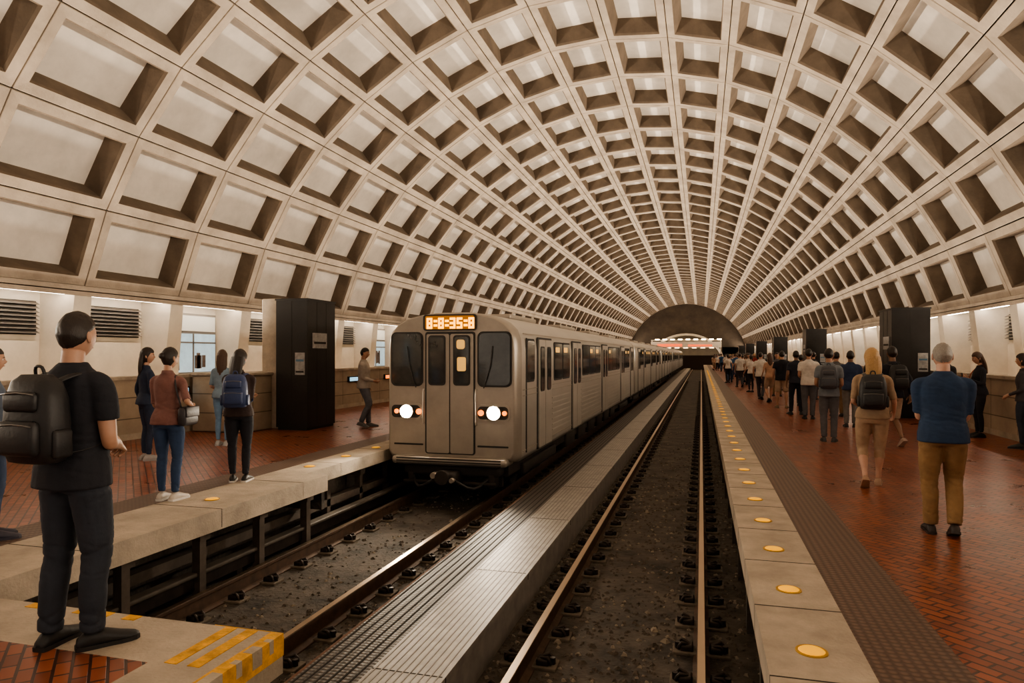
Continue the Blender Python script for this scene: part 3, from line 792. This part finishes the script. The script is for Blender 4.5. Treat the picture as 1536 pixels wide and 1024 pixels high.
P('walking_man',1.87,False,(.36,.32,.285),(.12,.125,.145),(.1,.1,.1),SK1,H_DK,'short','long','long','step','down','front',.016,0,-5,1.05,None,BLK,.006,(-7.68,14.6),-75)
P('standing_man',1.78,False,(.08,.10,.14),(.03,.05,.10),(.04,.04,.06),SK1,H_DK,'short','short','long','stand','down','relaxed',.014,-10,0,1.0,None,BLK,.005,(-6.32,4.78),-30)
# --- right platform
P('walking_man',1.82,False,(.018,.042,.095),(.25,.15,.068),(.03,.022,.02),SK3,H_GR,'crop','elbow','long','step','front','front',.011,0,-6,1.10,None,BLK,.007,(2.19,7.27),-8)
P('walking_woman',1.78,True,(.32,.225,.15),(.38,.265,.18),(.35,.22,.15),SK3,H_BL,'long','elbow','capri','walk2','hip','swf',.012,12,0,1.10,'pack',(.02,.02,.022),.006,(2.12,9.71),-10)
P('walking_man',1.83,False,(.19,.215,.245),(.11,.11,.12),(.05,.05,.05),SK1,H_DK,'short','short','long','stand','hip','hip',.015,0,-6,1.0,'pack',(.08,.085,.10),.006,(2.41,14.56),-10)
P('standing_man',1.86,False,WHT,(.10,.10,.11),BLK,SK1,H_DK,'short','short','long','stand','hip','down',.017,0,0,1.05,None,BLK,.005,(2.74,19.5),-5)
P('walking_man',1.86,False,BLK,BEI,(.4,.3,.25),SK2,H_DK,'short','long','shorts','walk','swf','swb',.015,-10,0,1.0,'pack',BLK,.005,(3.44,14.2),15)
P('standing_woman',1.76,True,(.02,.02,.02),(.02,.02,.022),BLK,SK1,H_BR,'long','long','long','stand','phone','phone',.016,0,-12,1.0,'shoulder',(.5,.14,.08),.005,(5.55,16.2),95)
P('standing_man',1.78,False,(.03,.03,.035),(.04,.04,.05),BLK,SK1,H_DK,'short','long','long','stand','hip','hip',.017,0,-6,1.0,None,BLK,.005,(5.3,17.4),120)
P('standing_woman',1.72,True,(.05,.045,.05),(.03,.04,.06),BLK,SK1,H_DK,'long','long','long','stand','hip','hip',.016,0,0,1.0,None,BLK,.005,(5.62,14.4),60)
P('standing_man',1.80,False,(.03,.05,.11),(.16,.15,.14),BLK,SK2,H_DK,'short','short','long','stand','hip','hip',.018,0,0,1.0,None,BLK,.005,(3.38,17.6),-8)
P('standing_man',1.82,False,(.02,.025,.04),(.02,.02,.025),BLK,SK2,H_DK,'short','short','long','apart','down','down',.018,0,0,1.0,None,BLK,.005,(2.6,20.9),5)
P('standing_man',1.83,False,BLK,BEI,(.2,.15,.1),SK1,H_DK,'short','short','shorts','apart','down','hip',.018,0,0,1.05,None,BLK,.005,(2.48,23.3),-5)

# --- crowd: shared meshes, one parent
crowd=empty('commuter_crowd')
protos=[]
specs=[dict(female=False,shirt=WHT,pants=(.05,.05,.06),hair=H_DK,stance='walk'),
 dict(female=True,shirt=(.48,.30,.21),pants=BEI,hair=H_BR,style='long',stance='walk2',legw='shorts'),
 dict(female=False,shirt=(.02,.022,.03),pants=(.05,.05,.06),hair=H_DK,stance='stand',bag='pack'),
 dict(female=False,shirt=(.03,.09,.19),pants=JEAN,hair=H_BR,stance='walk2'),
 dict(female=True,shirt=(.6,.55,.5),pants=(.02,.02,.03),hair=H_DK,style='pony',stance='stand'),
 dict(female=False,shirt=(.12,.12,.13),pants=KHA,hair=H_DK,stance='apart'),
 dict(female=True,shirt=(.32,.045,.035),pants=JEAN,hair=H_BL,style='long',stance='step'),
 dict(female=False,shirt=(.55,.27,.07),pants=(.07,.07,.08),hair=H_DK,stance='stand',skin=SK2)]
for i,s_ in enumerate(specs):
    s_.setdefault('style','short')
    o=make_person('commuter_%d'%i,vox=.022,amp=.004,arml=('down','swf','hip')[i%3],armr=('hip','swb','down')[i%3],**s_); protos.append(o)
place=[(2.37,26.1,1),(2.17,27.6,0),(3.2,24.5,7),(3.9,22.5,3),(4.3,19.4,2),(3.0,30,5),(2.19,33,4),(1.96,38,0),(1.7,44.5,3),(4.1,28,2),(3.5,34,6),(4.4,31,0),(2.9,36.5,2),(2.6,42,1),(4.3,25.6,4),(3.6,20.6,5)]
yy=40
while yy<112:
    place.append((RND.uniform(1.3,4.4),yy,RND.randrange(8))); yy+=RND.uniform(.7,1.9)
used=set()
for (x,y,k) in place:
    src=protos[k]
    if k not in used: o=src; used.add(k)
    else:
        o=bpy.data.objects.new('commuter',src.data); COL.objects.link(o)
        for ch in src.children:
            c2=bpy.data.objects.new('backpack',ch.data); COL.objects.link(c2); c2.parent=o
    s=RND.uniform(1.66,1.84)/1.757
    o.location=(x,y,0); o.scale=(s,s,s); o.rotation_euler=(0,0,math.radians(RND.uniform(-25,25)+(180 if RND.random()<.15 else 0))); o.parent=crowd

# ------------------------------------------------------------------ lights
def area(name,loc,rot,sx,sy,e,col=(1,.85,.67),spread=180):
    ld=bpy.data.lights.new(name,'AREA'); ld.shape='RECTANGLE'; ld.size=sx; ld.size_y=sy; ld.energy=e; ld.color=col; ld.spread=math.radians(spread)
    o=bpy.data.objects.new(name,ld); COL.objects.link(o); o.location=loc; o.rotation_euler=rot; return o
LEN=YE-Y0; YM=(YE+Y0)/2
# fluorescent runs under the springing beams, aimed across and up into the vault
area('springing_light_left',(XC-9.5,YM,2.82),(math.pi,math.radians(58),0),.12,LEN,6800,spread=108)
area('springing_light_right',(XC+9.5,YM,2.82),(math.pi,math.radians(-58),0),.12,LEN,6800,spread=108)
# upward lights in the trough behind each parapet
area('cove_uplight_left',(XC-9.15,YM,.9),(math.pi,math.radians(34),0),.35,LEN,3000,spread=110)
area('cove_uplight_right',(XC+9.15,YM,.9),(math.pi,math.radians(-34),0),.35,LEN,3000,spread=110)
area('mezzanine_light',(XC,YE+3,5.3),(0,0,0),6,4,2200,col=(1,.66,.36))
w=bpy.data.worlds.new('World'); SC.world=w; w.use_nodes=True
bg=w.node_tree.nodes['Background']; bg.inputs[0].default_value=(1,.84,.68,1); bg.inputs[1].default_value=.9
try: SC.view_settings.look='AgX - Medium High Contrast'
except Exception as e: print(e)

cd=bpy.data.cameras.new('camera'); cam=bpy.data.objects.new('camera',cd); COL.objects.link(cam)
cd.sensor_width=36; cd.lens=24; cd.clip_end=500; cd.shift_y=20/1536
cam.location=(0,0,1.7); cam.rotation_euler=(math.radians(90),0,math.atan(284/1024))
SC.camera=cam
